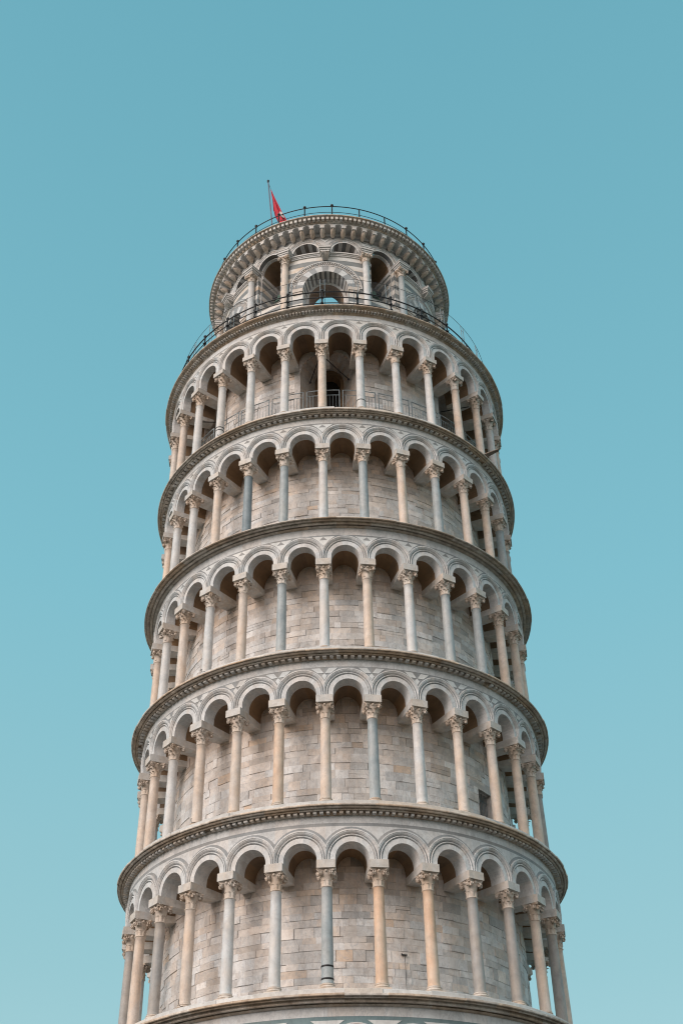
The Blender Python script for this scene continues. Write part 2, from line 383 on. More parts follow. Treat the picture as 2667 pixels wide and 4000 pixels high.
def cornice(lv):
    """the ring at the top of gallery lv-1 / floor of gallery lv"""
    z = ZL[lv]; d = RLIP[lv]-7.80; mb = MB()
    dent = {0: 0, 1: 0, 2: 240, 3: 206, 4: 0, 5: 200, 6: 350}[lv]
    F = RF0-.01; cv = CV[lv]
    if lv == 6:
        prof = [(7.47, -.285), (7.495, -.285), (7.50, -.27), (7.485, -.262), (7.52, -.235), (7.54, -.225), (7.54, -.198), (7.58, -.19), (7.58, -.11)]
        ring(mb, [(a, z+b) for a, b in prof], 0, stones=44, jit=.004, wb=.4)
        for k in range(dent):
            a = 2*PI*k/dent; w_ = 2*PI/dent*.29*rnd.uniform(.85, 1.1)
            cbox(mb, 7.56, 7.715+rnd.uniform(-.006, .006), a-w_, a+w_, z-.188, z-.122, 1, rnd.uniform(.9, 1.15), rnd.uniform(0, .7))
        prof = [(7.57, -.118), (7.73, -.116), (7.75, -.108), (7.75, -.098), (7.77, -.095), (7.79, -.085), (7.79, -.072), (7.75, -.07)]
        ring(mb, [(a, z+b) for a, b in prof], 0, stones=42, jit=.005, wb=.45)
        top = [(7.75, -.065), (7.82, -.078)]+[(7.838+.045*math.sin(PI*k/8), -.036-.042*math.cos(PI*k/8)) for k in range(9)]+[(7.70, .012)]
        ring(mb, [(a, z+b) for a, b in top], 0, stones=46, jit=.008, wb=.5, t=1.1)
    elif dent:
        prof = [(F, -.252), (7.405, -.252), (7.42, -.240), (7.40, -.234), (7.44, -.230), (7.44+d*.5, -.148)]
        ring(mb, [(a, z+b*cv) for a, b in prof], 0, stones=44, jit=.004, wb=.4)
        prof = [(7.44, -.148), (7.47, -.150), (7.472, -.10), (7.55+d*.5, -.10), (7.552+d*.5, -.138)]+[(7.592+d*.5-.038*math.cos(PI*k/8), -.140-.034*math.sin(PI*k/8)) for k in range(9)]
        prof += [(7.634+d*.5, -.075), (7.664+d*.7, -.075), (7.667+d*.7, -.118), (7.69+d*.8, -.128), (7.715+d*.9, -.112), (7.732+d, -.085), (7.735+d, -.04)]
        ring(mb, [(a, z+b*cv) for a, b in prof], 0, stones=40, jit=.006, wb=.45)
        top = [(7.72+d, -.038), (7.757+d, -.038), (7.76+d, -.066), (7.79+d, -.062), (7.80+d, -.038), (7.80+d, -.004), (7.79+d, .006), (7.64, .012)]
        ring(mb, [(a, z+b*cv) for a, b in top], 0, stones=46, jit=.010, wb=.4, t=1.15)
        for k in range(dent):
            a = 2*PI*k/dent; w_ = 2*PI/dent*.28*rnd.uniform(.85, 1.1)
            if rnd.random() < .035: continue
            cbox(mb, 7.42, 7.560+d*.55+rnd.uniform(-.008, .006), a-w_, a+w_, z-.226*cv-(0 if lv == 1 else .02), z-.153*cv, 1, rnd.uniform(.9, 1.15), rnd.uniform(0, .7))
    else:
        prof = [(F, -.262), (7.40, -.262)]+[(7.425+.062*math.sin(PI*k/6), -.256+.060*k/6) for k in range(7)]+[(7.44, -.12)]
        ring(mb, [(a, z+b*cv) for a, b in prof], 0, stones=40, jit=.006, wb=.3)
        prof = [(7.44, -.12), (7.515, -.12), (7.518, -.172)]+[(7.565-.045*math.cos(PI*k/8), -.175-.030*math.sin(PI*k/8)) for k in range(9)]+[(7.614, -.065)]
        ring(mb, [(a, z+b*cv) for a, b in prof], 0, stones=38, jit=.007, wb=.35)
        prof = [(7.614, -.065), (7.655+d*.7, -.065), (7.658+d*.7, -.108), (7.69+d, -.115), (7.705+d, -.10), (7.712+d, -.035), (7.748+d, -.035), (7.75+d, -.068), (7.785+d, -.072), (7.80+d, -.055), (7.80+d, -.004), (7.79+d, .006), (7.64, .012)]
        ring(mb, [(a, z+b*cv) for a, b in prof], 0, stones=46, jit=.012, wb=.4)
    if lv < 6:    # walking slab, its edge set back from the lip, and chipped blocks along it
        ring(mb, [(7.62, z+.0), (7.66, z+.01), (7.655, z+.155), (7.64, z+.17), (5.95, z+.17)], 2, stones=40, jit=.022, wb=.1)
    else:
        ring(mb, [(7.70, z+.02), (3.2, z+.06)], 2, stones=36)
    return mb.build('cornice', [M_CORN, M_LIP, M_LIP], TOWER)

def core(lv, openings):
    """drum wall of single squared stones over a mortar core; openings = [(theta, halfwidth m, z0, spring, arched)]"""
    z0 = ZL[lv]+.17; z1 = ZL[lv+1]-.35; mb = MB(); rr = random.Random(40+lv)
    def cut(z, zz):
        iv = []
        for th, hw, a, sp_, arched in openings:
            if z+zz < a*2 and False: pass
            zm = z+zz/2
            if zm < a: continue
            if zm <= sp_: iv.append((th-hw/RW, th+hw/RW))
            elif arched and zm-sp_ < hw:
                h = math.sqrt(hw*hw-(zm-sp_)**2); iv.append((th-h/RW, th+h/RW))
        return iv
    z = z0
    while z < z1-.05:
        h = rr.choice([.17, .2, .2, .22, .24, .24, .26, .28] if lv > 2 else [.18, .2, .22, .25, .27, .3, .33]); h = min(h, z1-z)
        if z1-(z+h) < .12: h = z1-z
        iv = sorted([(a % (2*PI), (a % (2*PI))+(b-a)) for a, b in cut(z, h)]); start = iv[0][1] if iv else rr.uniform(0, .2)
        end = start+2*PI-((iv[0][1]-iv[0][0]) if iv else 0); blocks = []
        segs = []; p = start
        for a, b in [(x+2*PI if x < start-1e-6 else x, y+2*PI if x < start-1e-6 else y) for x, y in iv[1:]]: segs.append((p, a)); p = b
        segs.append((p, end))
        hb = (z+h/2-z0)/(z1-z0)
        for a, b in segs:
            t = a
            while t < b-1e-4:
                w_ = rr.choice([.22, .35, .42, .5, .55, .62, .75, .9])*rr.uniform(.85, 1.15)/RW
                if b-(t+w_) < .2/RW: w_ = b-t
                blocks.append((t, t+w_)); t += w_
        for a, b in blocks:
            # upper courses browner and darker: staining plus painted-in vault shade; lower ones greyer
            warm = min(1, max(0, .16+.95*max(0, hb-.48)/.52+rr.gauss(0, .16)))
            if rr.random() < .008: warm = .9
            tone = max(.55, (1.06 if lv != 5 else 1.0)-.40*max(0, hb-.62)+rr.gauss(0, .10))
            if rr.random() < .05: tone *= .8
            dR = rr.uniform(-.018, .018); g = .0008+rr.random()**2*.0045; k = max(1, round((b-a)/.075))
            split = rr.random() < .06 and h > .2
            parts = [(z, z+h)] if not split else [(z, z+h*.5), (z+h*.5, z+h)]
            for za, zc in parts:
                c = [rr.uniform(-.007, .007) for _ in range(4)]
                xs = [a+g/RW+(b-a-2*g/RW)*i/k for i in range(k+1)]
                zl = [za+g+c[0]*(1-i/k)+c[1]*i/k for i in range(k+1)]; zh = [zc-g+c[2]*(1-i/k)+c[3]*i/k for i in range(k+1)]
                fr = [P(RW+dR, xs[i], zl[i]) for i in range(k+1)]+[P(RW+dR, xs[i], zh[i]) for i in range(k+1)]
                e = .006
                bk = [P(RW-.05, x, q-e) for x, q in zip(xs, zl)]+[P(RW-.05, x, q+e) for x, q in zip(xs, zh)]
                n = k+1; vs = fr+bk
                fs = [(i, i+1, n+i+1, n+i) for i in range(k)]+[(i, i+1, 2*n+i+1, 2*n+i) for i in range(k)]+[(n+i, n+i+1, 3*n+i+1, 3*n+i) for i in range(k)]
                fs += [(0, n, 3*n, 2*n), (k, n+k, 3*n+k, 2*n+k)]
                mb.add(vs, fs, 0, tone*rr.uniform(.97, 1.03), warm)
        z += h
    # mortar core behind the stones, left open where the wall is
    N = 360; zz = [z0-.02]
    q = z0
    while q < z1: q += .12; zz.append(min(q, z1+.02))
    for j in range(len(zz)-1):
        zm = (zz[j]+zz[j+1])/2; iv = cut(zm, 0)
        for k in range(N):
            a = 2*PI*k/N; b = 2*PI*(k+1)/N; am = (a+b)/2
            if any(abs((am-(x+y)/2+PI) % (2*PI)-PI) < (y-x)/2+.004 for x, y in iv): continue
            mb.add([P(RW-.028, a, zz[j]), P(RW-.028, b, zz[j]), P(RW-.028, b, zz[j+1]), P(RW-.028, a, zz[j+1])], [(0, 1, 2, 3)], 1)
    return mb

def niche(mb, th, hw, z0, zs, depth, inner_hw, inner_zs):
    """splayed arched recess in the drum with a black doorway at its back"""
    b = Bay()
    R1 = RW-depth
    prof = [(hw+.26, RW+.02), (hw, RW+.02), (hw, RW-.1)]
    b.sweep(prof, z0, zs, 2, nv=22, stones=15)
    n = 22; K = 7
    for k in range(n):
        a0 = PI-PI*k/n; a1 = PI-PI*(k+1)/n
        for j in range(K):
            u0, u1 = j/K, (j+1)/K
            def pt(a, u):
                h = hw+(inner_hw+.18-hw)*u; s_ = zs+(inner_zs+.25-zs)*u
                return (h*math.cos(a), s_+h*math.sin(a), RW-.1+(R1-RW+.1)*u)
            b.poly([pt(a0, u0), pt(a1, u0), pt(a1, u1), pt(a0, u1)], 0, 100+k+40*(j//3))
    for sg in (-1, 1):
        for j in range(K):
            u0, u1 = j/K, (j+1)/K
            h0 = hw+(inner_hw+.18-hw)*u0; h1 = hw+(inner_hw+.18-hw)*u1
            q0 = RW-.1+(R1-RW+.1)*u0; q1 = RW-.1+(R1-RW+.1)*u1
            s0 = zs+(inner_zs+.25-zs)*u0; s1 = zs+(inner_zs+.25-zs)*u1
            for v in range(6):
                f0, f1 = v/6, (v+1)/6
                b.poly([(sg*h0, z0+(s0-z0)*f0, q0), (sg*h1, z0+(s1-z0)*f0, q1), (sg*h1, z0+(s1-z0)*f1, q1), (sg*h0, z0+(s0-z0)*f1, q0)], 0, 200+v+10*(j//3)+(50 if sg > 0 else 0))
    # back wall with the doorway
    hb = inner_hw+.18
    b.sweep([(hb, R1), (inner_hw, R1), (inner_hw, R1-.5)], z0, inner_zs+.25, 3, nv=18, stones=9, g0=400)
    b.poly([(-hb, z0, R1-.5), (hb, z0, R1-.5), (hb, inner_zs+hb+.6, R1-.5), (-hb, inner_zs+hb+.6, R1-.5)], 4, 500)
    b.poly([(-hw-.2, z0, RW), (hw+.2, z0, RW), (hw+.2, z0, R1-.5), (-hw-.2, z0, R1-.5)], 0, 501)
    b.stamp(mb, th, RW, wb=.5, wj=.35, tj=.12, tb=.9)

# openings in the drum
DOORS = [R_(-2.3+60*k) for k in range(6)]
z5 = ZL[5]
WIN = (R_(52.2), .40, ZL[2]+.95, ZL[2]+2.12)
for lv in range(0, 6):
    ops = []
    if lv == 5: ops = [(t, 1.15, z5+.1, z5+3.75, True) for t in DOORS]
    if lv == 2: ops = [(WIN[0], WIN[1], WIN[2], WIN[3], False)]
    mb = core(lv, ops)
    if lv == 5:
        for t in DOORS: niche(mb, t, 1.15, z5+.17, z5+3.75, 1.25, .60, z5+4.0)
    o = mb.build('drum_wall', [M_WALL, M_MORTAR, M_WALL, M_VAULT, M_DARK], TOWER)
    if lv == 2:
        # barred window: dark recess, lintel and iron bars
        th, hw, a, b = WIN; w = MB()
        t0, t1 = th-hw/RW, th+hw/RW
        for q in ((t0, t0+1e-4), (t1-1e-4, t1)):
            w.add([P(RW, q[0], a), P(RW-.6, q[0], a), P(RW-.6, q[0], b), P(RW, q[0], b)], [(0, 1, 2, 3)], 0)
        w.add([P(RW, t0, a), P(RW, t1, a), P(RW-.6, t1, a), P(RW-.6, t0, a)], [(0, 1, 2, 3)], 0)
        w.add([P(RW, t0, b), P(RW, t1, b), P(RW-.6, t1, b), P(RW-.6, t0, b)], [(0, 1, 2, 3)], 0)
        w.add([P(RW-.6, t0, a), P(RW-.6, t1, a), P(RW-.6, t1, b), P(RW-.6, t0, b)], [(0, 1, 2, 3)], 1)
        cbox(w, RW-.1, RW+.018, t0-.07, t1+.07, b, b+.2, 0, .85, .1, n=3)
        wo = w.build('window', [M_WALL, M_DARK], TOWER)
        g = MB()
        for k in range(8):
            t = t0+(t1-t0)*(k+.5)/8
            tube(g, [P(RW-.16, t, a-.02), P(RW-.16, t, b+.02)], .009, 6)
        for q in (.12, .78): tube(g, [P(RW-.16, t0, a+(b-a)*q), P(RW-.16, t1, a+(b-a)*q)], .009, 6)
        g.build('iron_bars', [M_STEEL], wo)

for lv in range(0, 6):
    b, zs, zst = arcade_bay(lv); mb = MB()
    # stone soffit ring and rough barrel vault running back to the drum
    for k in range(30):
        th = PHI+STEP*(k+.5)
        b.stamp(mb, th, RA, wb=.12 if lv != 5 else .22, wj=.28, tj=.07)
        inlay(mb, th-STEP/2, lv, zs, zst)
    mb.build('arcade', [M_ARCH, M_SLATE, M_TEAL, M_INLAY], TOWER)
    # vaults
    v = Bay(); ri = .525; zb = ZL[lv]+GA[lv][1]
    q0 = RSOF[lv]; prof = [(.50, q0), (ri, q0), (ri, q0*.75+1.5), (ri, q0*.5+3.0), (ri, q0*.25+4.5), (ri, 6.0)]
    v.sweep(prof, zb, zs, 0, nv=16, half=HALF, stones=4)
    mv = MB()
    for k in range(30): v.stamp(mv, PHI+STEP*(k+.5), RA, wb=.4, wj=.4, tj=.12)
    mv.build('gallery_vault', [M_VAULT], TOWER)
for lv in range(0, 7): cornice(lv)

# base below the galleries (out of the picture)
mb = MB()
zb = ZG-.6
ring(mb, [(7.74, zb), (7.74, ZG+.5), (7.6, ZG+.7), (7.6, ZL[0]-.3)], 0, stones=24, seg=120)
mb.build('base_wall', [M_ARCH], TOWER)
mb = MB()
for k in range(15):
    b = Bay(); half = 7.62*PI/15
    b.sweep([(half*.78, 7.6), (half*.78, 7.66), (half*.98, 7.66), (half*.98, 7.6)], ZG+.7, ZL[0]-2.2, 0, half=half)
    b.stamp(mb, 2*PI*(k+.5)/15, 7.62)
    lathe(mb, [(.32, ZG+.5), (.32, ZG+.8), (.26, ZG+.85), (.25, ZL[0]-2.8), (.3, ZL[0]-2.7), (.4, ZL[0]-2.2)], c=P(7.6, 2*PI*k/15, 0))
mb.build('blind_arcade', [M_ARCH], TOWER)

# ------------------------------------------------------------ columns
def leaf(mb, ang, z0, h, rb, w, curl, m=0):
    """one acanthus leaf standing on the bell of a capital"""
    vs = []; nu, nv = 5, 7
    for j in range(nv):
        v = j/(nv-1); r = rb(z0+h*min(1, v*1.05))+.010+curl*max(0, v-.55)**1.5*3.2
        z = z0+h*(v if v < .86 else .86-(v-.86)*.8); ww = w*(1.05-.5*v**2)*(1+.10*math.sin(v*17))
        for i in range(nu):
            u = i/(nu-1)*2-1; rr_ = r+.012*(1-u*u)-.012*abs(u)
            a = ang+u*ww/2/max(.1, r); vs.append((rr_*math.cos(a), rr_*math.sin(a), z))
    fs = [(j*nu+i, j*nu+i+1, (j+1)*nu+i+1, (j+1)*nu+i) for j in range(nv-1) for i in range(nu-1)]
    mb.add(vs, fs, m, sm=True)
def spiral(mb, c, ax, R, wd, m=0):
    """a volute: a tube wound into a scroll, seen side-on, axis ax in the xy plane"""
    ux = Vector((-ax[1], ax[0], 0)); c = Vector(c); pts = []
    for k in range(15):
        a = k/14*2*PI*1.35; r = R*(1-.62*k/14); pts.append(c+ux*(r*math.cos(a))+Vector((0, 0, r*math.sin(a))))
    for sg in (-1, 1): tube(mb, [p+Vector((ax[0], ax[1], 0))*sg*wd*.35 for p in pts], .014, 6, m)
    tube(mb, [c-Vector((ax[0], ax[1], 0))*wd*.5, c+Vector((ax[0], ax[1], 0))*wd*.5], R*.55, 10, m)
def capital(kind, h=.50, s=1.):
    mb = MB(); rb = lambda z: (.146+.090*max(0, z/h)**2.2)*s
    lathe(mb, [(.172*s, -.012), (.186*s, 0), (.186*s, .018), (.172*s, .03)], 20)
    lathe(mb, [(rb(h*k/8), .02+(h-.07)*k/8) for k in range(9)], 20)
    # concave abacus plate
    pl = []
    for k in range(4):
        a = PI/4+k*PI/2; q = .365*s
        for da in (-.10, .10): pl.append((q*math.cos(a+da), q*math.sin(a+da)))
        a2 = a+PI/4; pl.append((.205*s*math.cos(a2), .205*s*math.sin(a2)))
    n = len(pl)
    for za, zb_, sc in ((h-.062, h-.03, .93), (h-.03, h-.0, 1.0)):
        mb.add([(x*sc, y*sc, za) for x, y in pl]+[(x*sc, y*sc, zb_) for x, y in pl], [tuple(range(n)), tuple(range(n, 2*n))]+[(i, (i+1) % n, n+(i+1) % n, n+i) for i in range(n)], 0)
    if kind == 0:      # scrolls over a fluted neck
        for k in range(8): leaf(mb, k*PI/4+PI/8, .03, .20*h/.5, rb, .12*s, .02*s)
        for k in range(4):
            a = PI/4+k*PI/2
            for da in (-.22, .22): spiral(mb, (.28*s*math.cos(a+da*.9), .28*s*math.sin(a+da*.9), h-.14), (math.cos(a+PI/2+da*3.2), math.sin(a+PI/2+da*3.2)), .070*s, .08*s)
    elif kind == 1:    # two tiers of leaves, scrolled corners
        for k in range(8): leaf(mb, k*PI/4, .03, .20*h/.5, rb, .13*s, .05*s)
        for k in range(8): leaf(mb, k*PI/4+PI/8, .14, .21*h/.5, rb, .13*s, .07*s)
        for k in range(4):
            a = PI/4+k*PI/2; spiral(mb, (.305*s*math.cos(a), .305*s*math.sin(a), h-.12), (math.cos(a+PI/2), math.sin(a+PI/2)), .066*s, .10*s)
    else:              # broad water leaves with knobbed tips
        for k in range(4): leaf(mb, k*PI/2, .05, .26*h/.5, rb, .20*s, .06*s)
        for k in range(4):
            a = PI/4+k*PI/2; leaf(mb, a, .10, .30*h/.5, rb, .19*s, .10*s)
            ball(mb, (.30*s*math.cos(a), .30*s*math.sin(a), h-.12), .060*s)
            ball(mb, (.235*s*math.cos(a+.35), .235*s*math.sin(a+.35), h-.16), .035*s); ball(mb, (.235*s*math.cos(a-.35), .235*s*math.sin(a-.35), h-.16), .035*s)
    for k in range(4):
        a = k*PI/2; ball(mb, (.225*s*math.cos(a), .225*s*math.sin(a), h-.055), .045*s)
    return mb
def shaft(z0, z1, r=.172):
    mb = MB(); n = 10
    pr = [(r*1.07, z0), (r*1.07, z0+.03), (r*1.0, z0+.055)]+[(r*(1-.10*(k/n)**1.6), z0+.06+(z1-z0-.09)*k/n) for k in range(n+1)]+[(r*.97, z1-.015), (r*.97, z1+.01)]
    lathe(mb, pr, 28); return mb
def base_mb(r=.172):
    mb = MB(); box(mb, (0, 0, .225), (.46, .46, .11))
    pr = [(.20, .275)]+[(.205+.030*math.sin(PI*k/6), .28+.07*k/6) for k in range(7)]+[(.200, .352), (.190, .362)]+[(.192+.018*math.sin(PI*k/5), .365+.04*k/5) for k in range(6)]+[(.182, .41), (.18, .44)]
    lathe(mb, pr, 28); return mb
def impost_mb(at_, ab_, dr=0):
    mb = MB(); y0, y1 = RC-RF0-.105, RC+dr-RW+.06
    n = 4; w0, w1 = .275, .232
    top = at_; bot = ab_
    vs = []; ys = [y0+(y1-y0)*k/n for k in range(n+1)]
    for k, y in enumerate(ys):
        w_ = w0+(w1-w0)*k/n; bb = bot+(.0 if k < n else .05)
        vs += [(-w_, y, bb), (w_, y, bb), (w_, y, top), (-w_, y, top)]
    fs = [(0, 1, 2, 3), tuple(4*n+i for i in (3, 2, 1, 0))]
    for k in range(n): fs += [(4*k+i, 4*k+(i+1) % 4, 4*k+4+(i+1) % 4, 4*k+4+i) for i in range(4)]
    mb.add(vs, fs, 0)
    return mb
def obj_of(mesh, name, parent, loc, mats=None):
    o = bpy.data.objects.new(name, mesh); S.collection.objects.link(o); o.parent = parent
    o.location = loc
    if mats:
        for i, m_ in enumerate(mats):
            o.material_slots[i].link = 'OBJECT'; o.material_slots[i].material = m_
    return o
def tmp_mesh(mb, name, mats):
    o = mb.build(name, mats); me = o.data; bpy.data.objects.remove(o); return me
CAPM = [tmp_mesh(capital(k), 'capital', [M_CAP]) for k in range(3)]
BASEM = tmp_mesh(base_mb(), 'column_base', [M_CAP])
COLS = {  # shaft stone for columns -7..8 of each gallery, read off the photograph
 1: 'ccdcgcwwbppggcgc'.replace('d', 'g'), 2: 'cccwccpccbwpcccg', 3: 'cwwcwpbwccwbbccg', 4: 'wcwwcdbwbpbccbgc', 5: 'ccwcwwwwwwwwwwwc'}
COLS[1] = 'cgcgcwwbppgcggcc'
COLS[2] = 'ccccwccpcbwcccgc'[:16]
COLS[2] = 'cpcwccpcbwcccccg'
COLS[2] = 'c'+'c'+'c'+'w'+'c'+'c'+'p'+'c'+'b'+'w'+'c'+'c'+'c'+'c'+'g'+'g'
COLS[3] = 'w'+'c'+'w'+'c'+'w'+'c'+'b'+'w'+'c'+'w'+'b'+'b'+'c'+'c'+'c'+'g'
COLS[4] = 'c'+'c'+'w'+'w'+'c'+'d'+'b'+'w'+'b'+'c'+'b'+'c'+'c'+'b'+'g'+'c'
COLS[5] = 'c'+'c'+'c'+'w'+'w'+'w'+'w'+'c'+'w'+'w'+'w'+'c'+'c'+'w'+'c'+'c'
COLS[1] = 'g'+'g'+'c'+'g'+'c'+'w'+'w'+'b'+'p'+'p'+'g'+'g'+'c'+'g'+'c'+'g'
CAPK = {1: 0, 2: 1, 3: 1, 4: 1, 5: 1}
rear = MB()       # columns at the back, merged as one
def bake(mb, me, mat, m):
    o = len(mb.v); mb.v.extend([tuple(mat @ v.co) for v in me.vertices])
    for p in me.polygons:
        mb.f.append(tuple(i+o for i in p.vertices)); mb.m.append(m); mb.t.append(1.); mb.w.append(.3); mb.sm.append(p.use_smooth)
for lv in range(0, 6):
    ab, at, ci, cc = GA[lv]
    hc = .50 if lv < 5 else .58
    shm = tmp_mesh(shaft(.42, ab-hc), 'column', [SH['w']]); imp = tmp_mesh(impost_mb(at, ab, DR[lv]), 'impost', [M_BEAM])
    caps = CAPM if lv < 5 else [tmp_mesh(capital(k, .58), 'capital', [M_CAP]) for k in range(3)]
    rr = random.Random(lv*13+5)
    for i in range(-14, 16):
        th = PHI+STEP*i; loc = P(RC+DR[lv], th, ZL[lv]); mt = Matrix.Translation(loc) @ Matrix.Rotation(th, 4, 'Z')
        kind = CAPK.get(lv, 0); kind = kind if rr.random() < .72 else rr.choice([0, 1, 2])
        if lv == 5 and i == 2: kind = 2
        if lv > 0 and -7 <= i <= 8:
            c = bpy.data.objects.new('column', shm); S.collection.objects.link(c); c.parent = TOWER; c.matrix_local = mt
            c.material_slots[0].link = 'OBJECT'; c.material_slots[0].material = SH[COLS[lv][i+7]]
            obj_of(caps[kind], 'capital', c, (0, 0, ab-hc)); obj_of(BASEM, 'column_base', c, (0, 0, 0))
            im = obj_of(imp, 'impost', c, (0, 0, 0))
            bands = {(1, 0): [(.52, .025), (.86, .025)], (5, 1): [(.80, .02)], (5, -3): [(.78, .02), (.93, .02)]}.get((lv, i), [])
            for zz, hh in bands:
                q = MB(); lathe(q, [(.176, zz), (.181, zz+.003), (.181, zz+hh*1.8), (.176, zz+hh*1.8+.003)], 28)
                obj_of(tmp_mesh(q, 'iron_strap', [M_BLACK]), 'iron_strap', c, (0, 0, 0))
        else:
            bake(rear, shm, mt, 0); bake(rear, caps[kind], mt @ Matrix.Translation((0, 0, ab-hc)), 1)
            bake(rear, BASEM, mt, 1); bake(rear, imp, mt, 2)
o = rear.build('column', [SH['w'], M_CAP, M_BEAM], TOWER); o['kind'] = 'stuff'

# ------------------------------------------------------------ belfry
RB = 5.35; RBA = 5.5; BX = Matrix.Translation((-.17, 0, .01))      # the belfry sits a little off the tower's axis
PB = R_(-1.4); Z6 = 27.6; ZR = 35.873; NH = RBA*R_(10); WH = RBA*R_(20)
belf = MB()      # 0 banded, 1 white, 2 grey, 3 vault, 4 dark, 5 inlay
def carved(mb, th, c, r0, r1, zs, n, R, a0=0., a1=PI, h=.05, m=1):
    """carved band: rows of small raised teeth following an arch"""
    for k in range(n):
        a = a0+(a1-a0)*(k+.5)/n; da = (a1-a0)/n*.30
        vs = []
        for Rr in (R, R+h):
            for aa, ra in ((a-da, r0), (a+da, r0), (a+da*.8, r1), (a-da*.8, r1)):
                vs.append(P(Rr, th+(c+ra*math.cos(aa))/RBA, zs+ra*math.sin(aa)))
        mb.add(vs, [(4, 5, 6, 7), (0, 1, 5, 4), (1, 2, 6, 5), (2, 3, 7, 6), (3, 0, 4, 7)], m, rnd.uniform(.8, 1.05), rnd.uniform(.1, .8))
ZSU = 33.89; ZSP = 34.15; ZIT = 34.02
ATOP = 34.90
def upper_arch(b, c, half, soff, smats, zb=ZSU, deep=None):
    """upper blind or open arch of a 20 degree bay; c = centre s"""
    zs = ZSP
    b2 = Bay()
    b2.sweep([(.65, soff), (.65, RB+.02)], zb, zs, 1, nv=20, half=half, stones=9, mats=smats)
    b2.sweep([(.65, RB+.02), (.735, RB+.02), (.74, RB+.045), (.76, RB+.055), (.775, RB+.03), (.78, RB-.02), (.885, RB-.02), (.89, RB+.03), (.925, RB+.055), (.95, RB+.03), (.95, RB)], ZSU, zs, 1, nv=20, half=half, stones=11, g0=20)
    b2.above(.945, ZSU, zs, 35.13, RB, half, 1, g=60)
    for pts, m, g in b2.p: b.p.append(([(s+c, z, R) for s, z, R in pts], m, g+int(c*10+20)*1000))
for k in range(6):
    # --- wide bay, portal below and two blind arches above
    th = PB+R_(60*k); b = Bay(); zsp = 31.60
    b.sweep([(1.07, 4.72), (1.07, RB+.03)], Z6, zsp, 0, nv=27, stones=27, mats=[1, 6])
    b.sweep([(1.07, RB+.03), (1.42, RB+.03), (1.42, RB-.03)], zsp, zsp, 0, nv=26, stones=13, g0=30, mats=[2, 1])
    b.sweep([(1.42, RB-.03), (1.69, RB-.03), (1.69, RB+.05), (1.74, RB+.05), (1.76, RB)], zsp, zsp, 1, nv=26, stones=9, g0=60)
    b.sweep([(1.78, RB+.003), (1.85, RB+.003)], zsp, zsp, 2, nv=26, stones=9, g0=80)
    b.above(1.84, zsp, zsp, ZSU+.03, RB, WH, 0, n=40, g=90)
    for sg in (-1, 1):
        b.poly([(sg*1.07, Z6, RB+.001), (sg*1.84, Z6, RB+.001), (sg*1.84, zsp, RB+.001), (sg*1.07, zsp, RB+.001)], 0, 95)
        b.poly([(sg*1.84, Z6, RB), (sg*WH, Z6, RB), (sg*WH, zsp, RB), (sg*1.84, zsp, RB)], 0, 95)
    # inner ring and passage
    b.sweep([(1.07, 4.72), (.96, 4.72), (.94, 4.69)], Z6, zsp, 1, nv=20, stones=9, g0=100)
    b.sweep([(.92, 4.69), (.90, 4.60), (.90, 4.35), (.91, 3.98), (1.3, 3.98)], Z6, zsp, 3, nv=20, stones=9, g0=115)
    b.above(1.3, Z6, zsp, 35.3, 3.98, 1.55, 3, n=12, g=130)
    for c in (-NH, NH):
        upper_arch(b, c, NH, RB-.95, [6, 1, 6, 1, 6, 1, 6, 1, 6])
        b.poly([(c-.67, ZSU-.02, RB-.93), (c+.67, ZSU-.02, RB-.93), (c+.67, ZSU+1.0, RB-.93), (c-.67, ZSU+1.0, RB-.93)], 3, 140)
        b.poly([(c-.67, ZSU+.02, RB-.95), (c+.67, ZSU+.02, RB-.95), (c+.67, ZSU+.02, RB), (c-.67, ZSU+.02, RB)], 1, 141)
    b.stamp(belf, th, RBA, wb=.25, wj=.3)
    carved(belf, th, 0, 1.46, 1.57, zsp, 54, RB-.03, h=.05); carved(belf, th, 0, 1.60, 1.68, zsp, 46, RB-.03, h=.06)
    for c in (-NH, NH): carved(belf, th, c, .795, .865, ZSP, 32, RB-.02, h=.055)
    # portal side imposts
    for sg in (-1, 1): cbox(belf, 4.95, RB+.10, th+(sg*1.32-.26)/RBA, th+(sg*1.32+.26)/RBA, zsp-.20, zsp+.0, 1, .95, 1., 2); cbox(belf, 4.95, RB+.06, th+(sg*1.32-.22)/RBA, th+(sg*1.32+.22)/RBA, zsp-.30, zsp-.20, 1, .95, 1., 2)
    # --- narrow bay, open bell arch
    th2 = th+R_(30); b = Bay(); sill = 31.25
    upper_arch(b, 0, NH, 5.17, [6, 6, 6, 6, 6], zb=sill)
    b.sweep([(.65, 5.17), (.60, 5.17), (.60, 5.10), (.60, 5.02)], sill, ZSP-.03, 1, nv=16, stones=7, g0=200)
    b.sweep([(.60, 5.02), (.60, 4.6), (.60, 4.1), (.60, 3.5), (.60, 2.8)], sill, ZSP-.03, 3, nv=14, stones=6, g0=230)
    for sg in (-1, 1): b.poly([(sg*.65, sill, RB), (sg*NH, sill, RB), (sg*NH, ZSU+.06, RB), (sg*.65, ZSU+.06, RB)], 0, 260)
    b.poly([(-NH, Z6, RB), (NH, Z6, RB), (NH, sill, RB), (-NH, sill, RB)], 0, 261)
    b.poly([(-.62, sill, RB), (.62, sill, RB), (.62, sill, 2.8), (-.62, sill, 2.8)], 1, 262)
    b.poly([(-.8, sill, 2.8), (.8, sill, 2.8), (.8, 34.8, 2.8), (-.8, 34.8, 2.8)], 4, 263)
    for sg in (-1, 1): b.poly([(sg*.72, Z6, 4.6), (sg*.72, 34.9, 4.6), (sg*.72, 34.9, 2.8), (sg*.72, Z6, 2.8)], 3, 264)
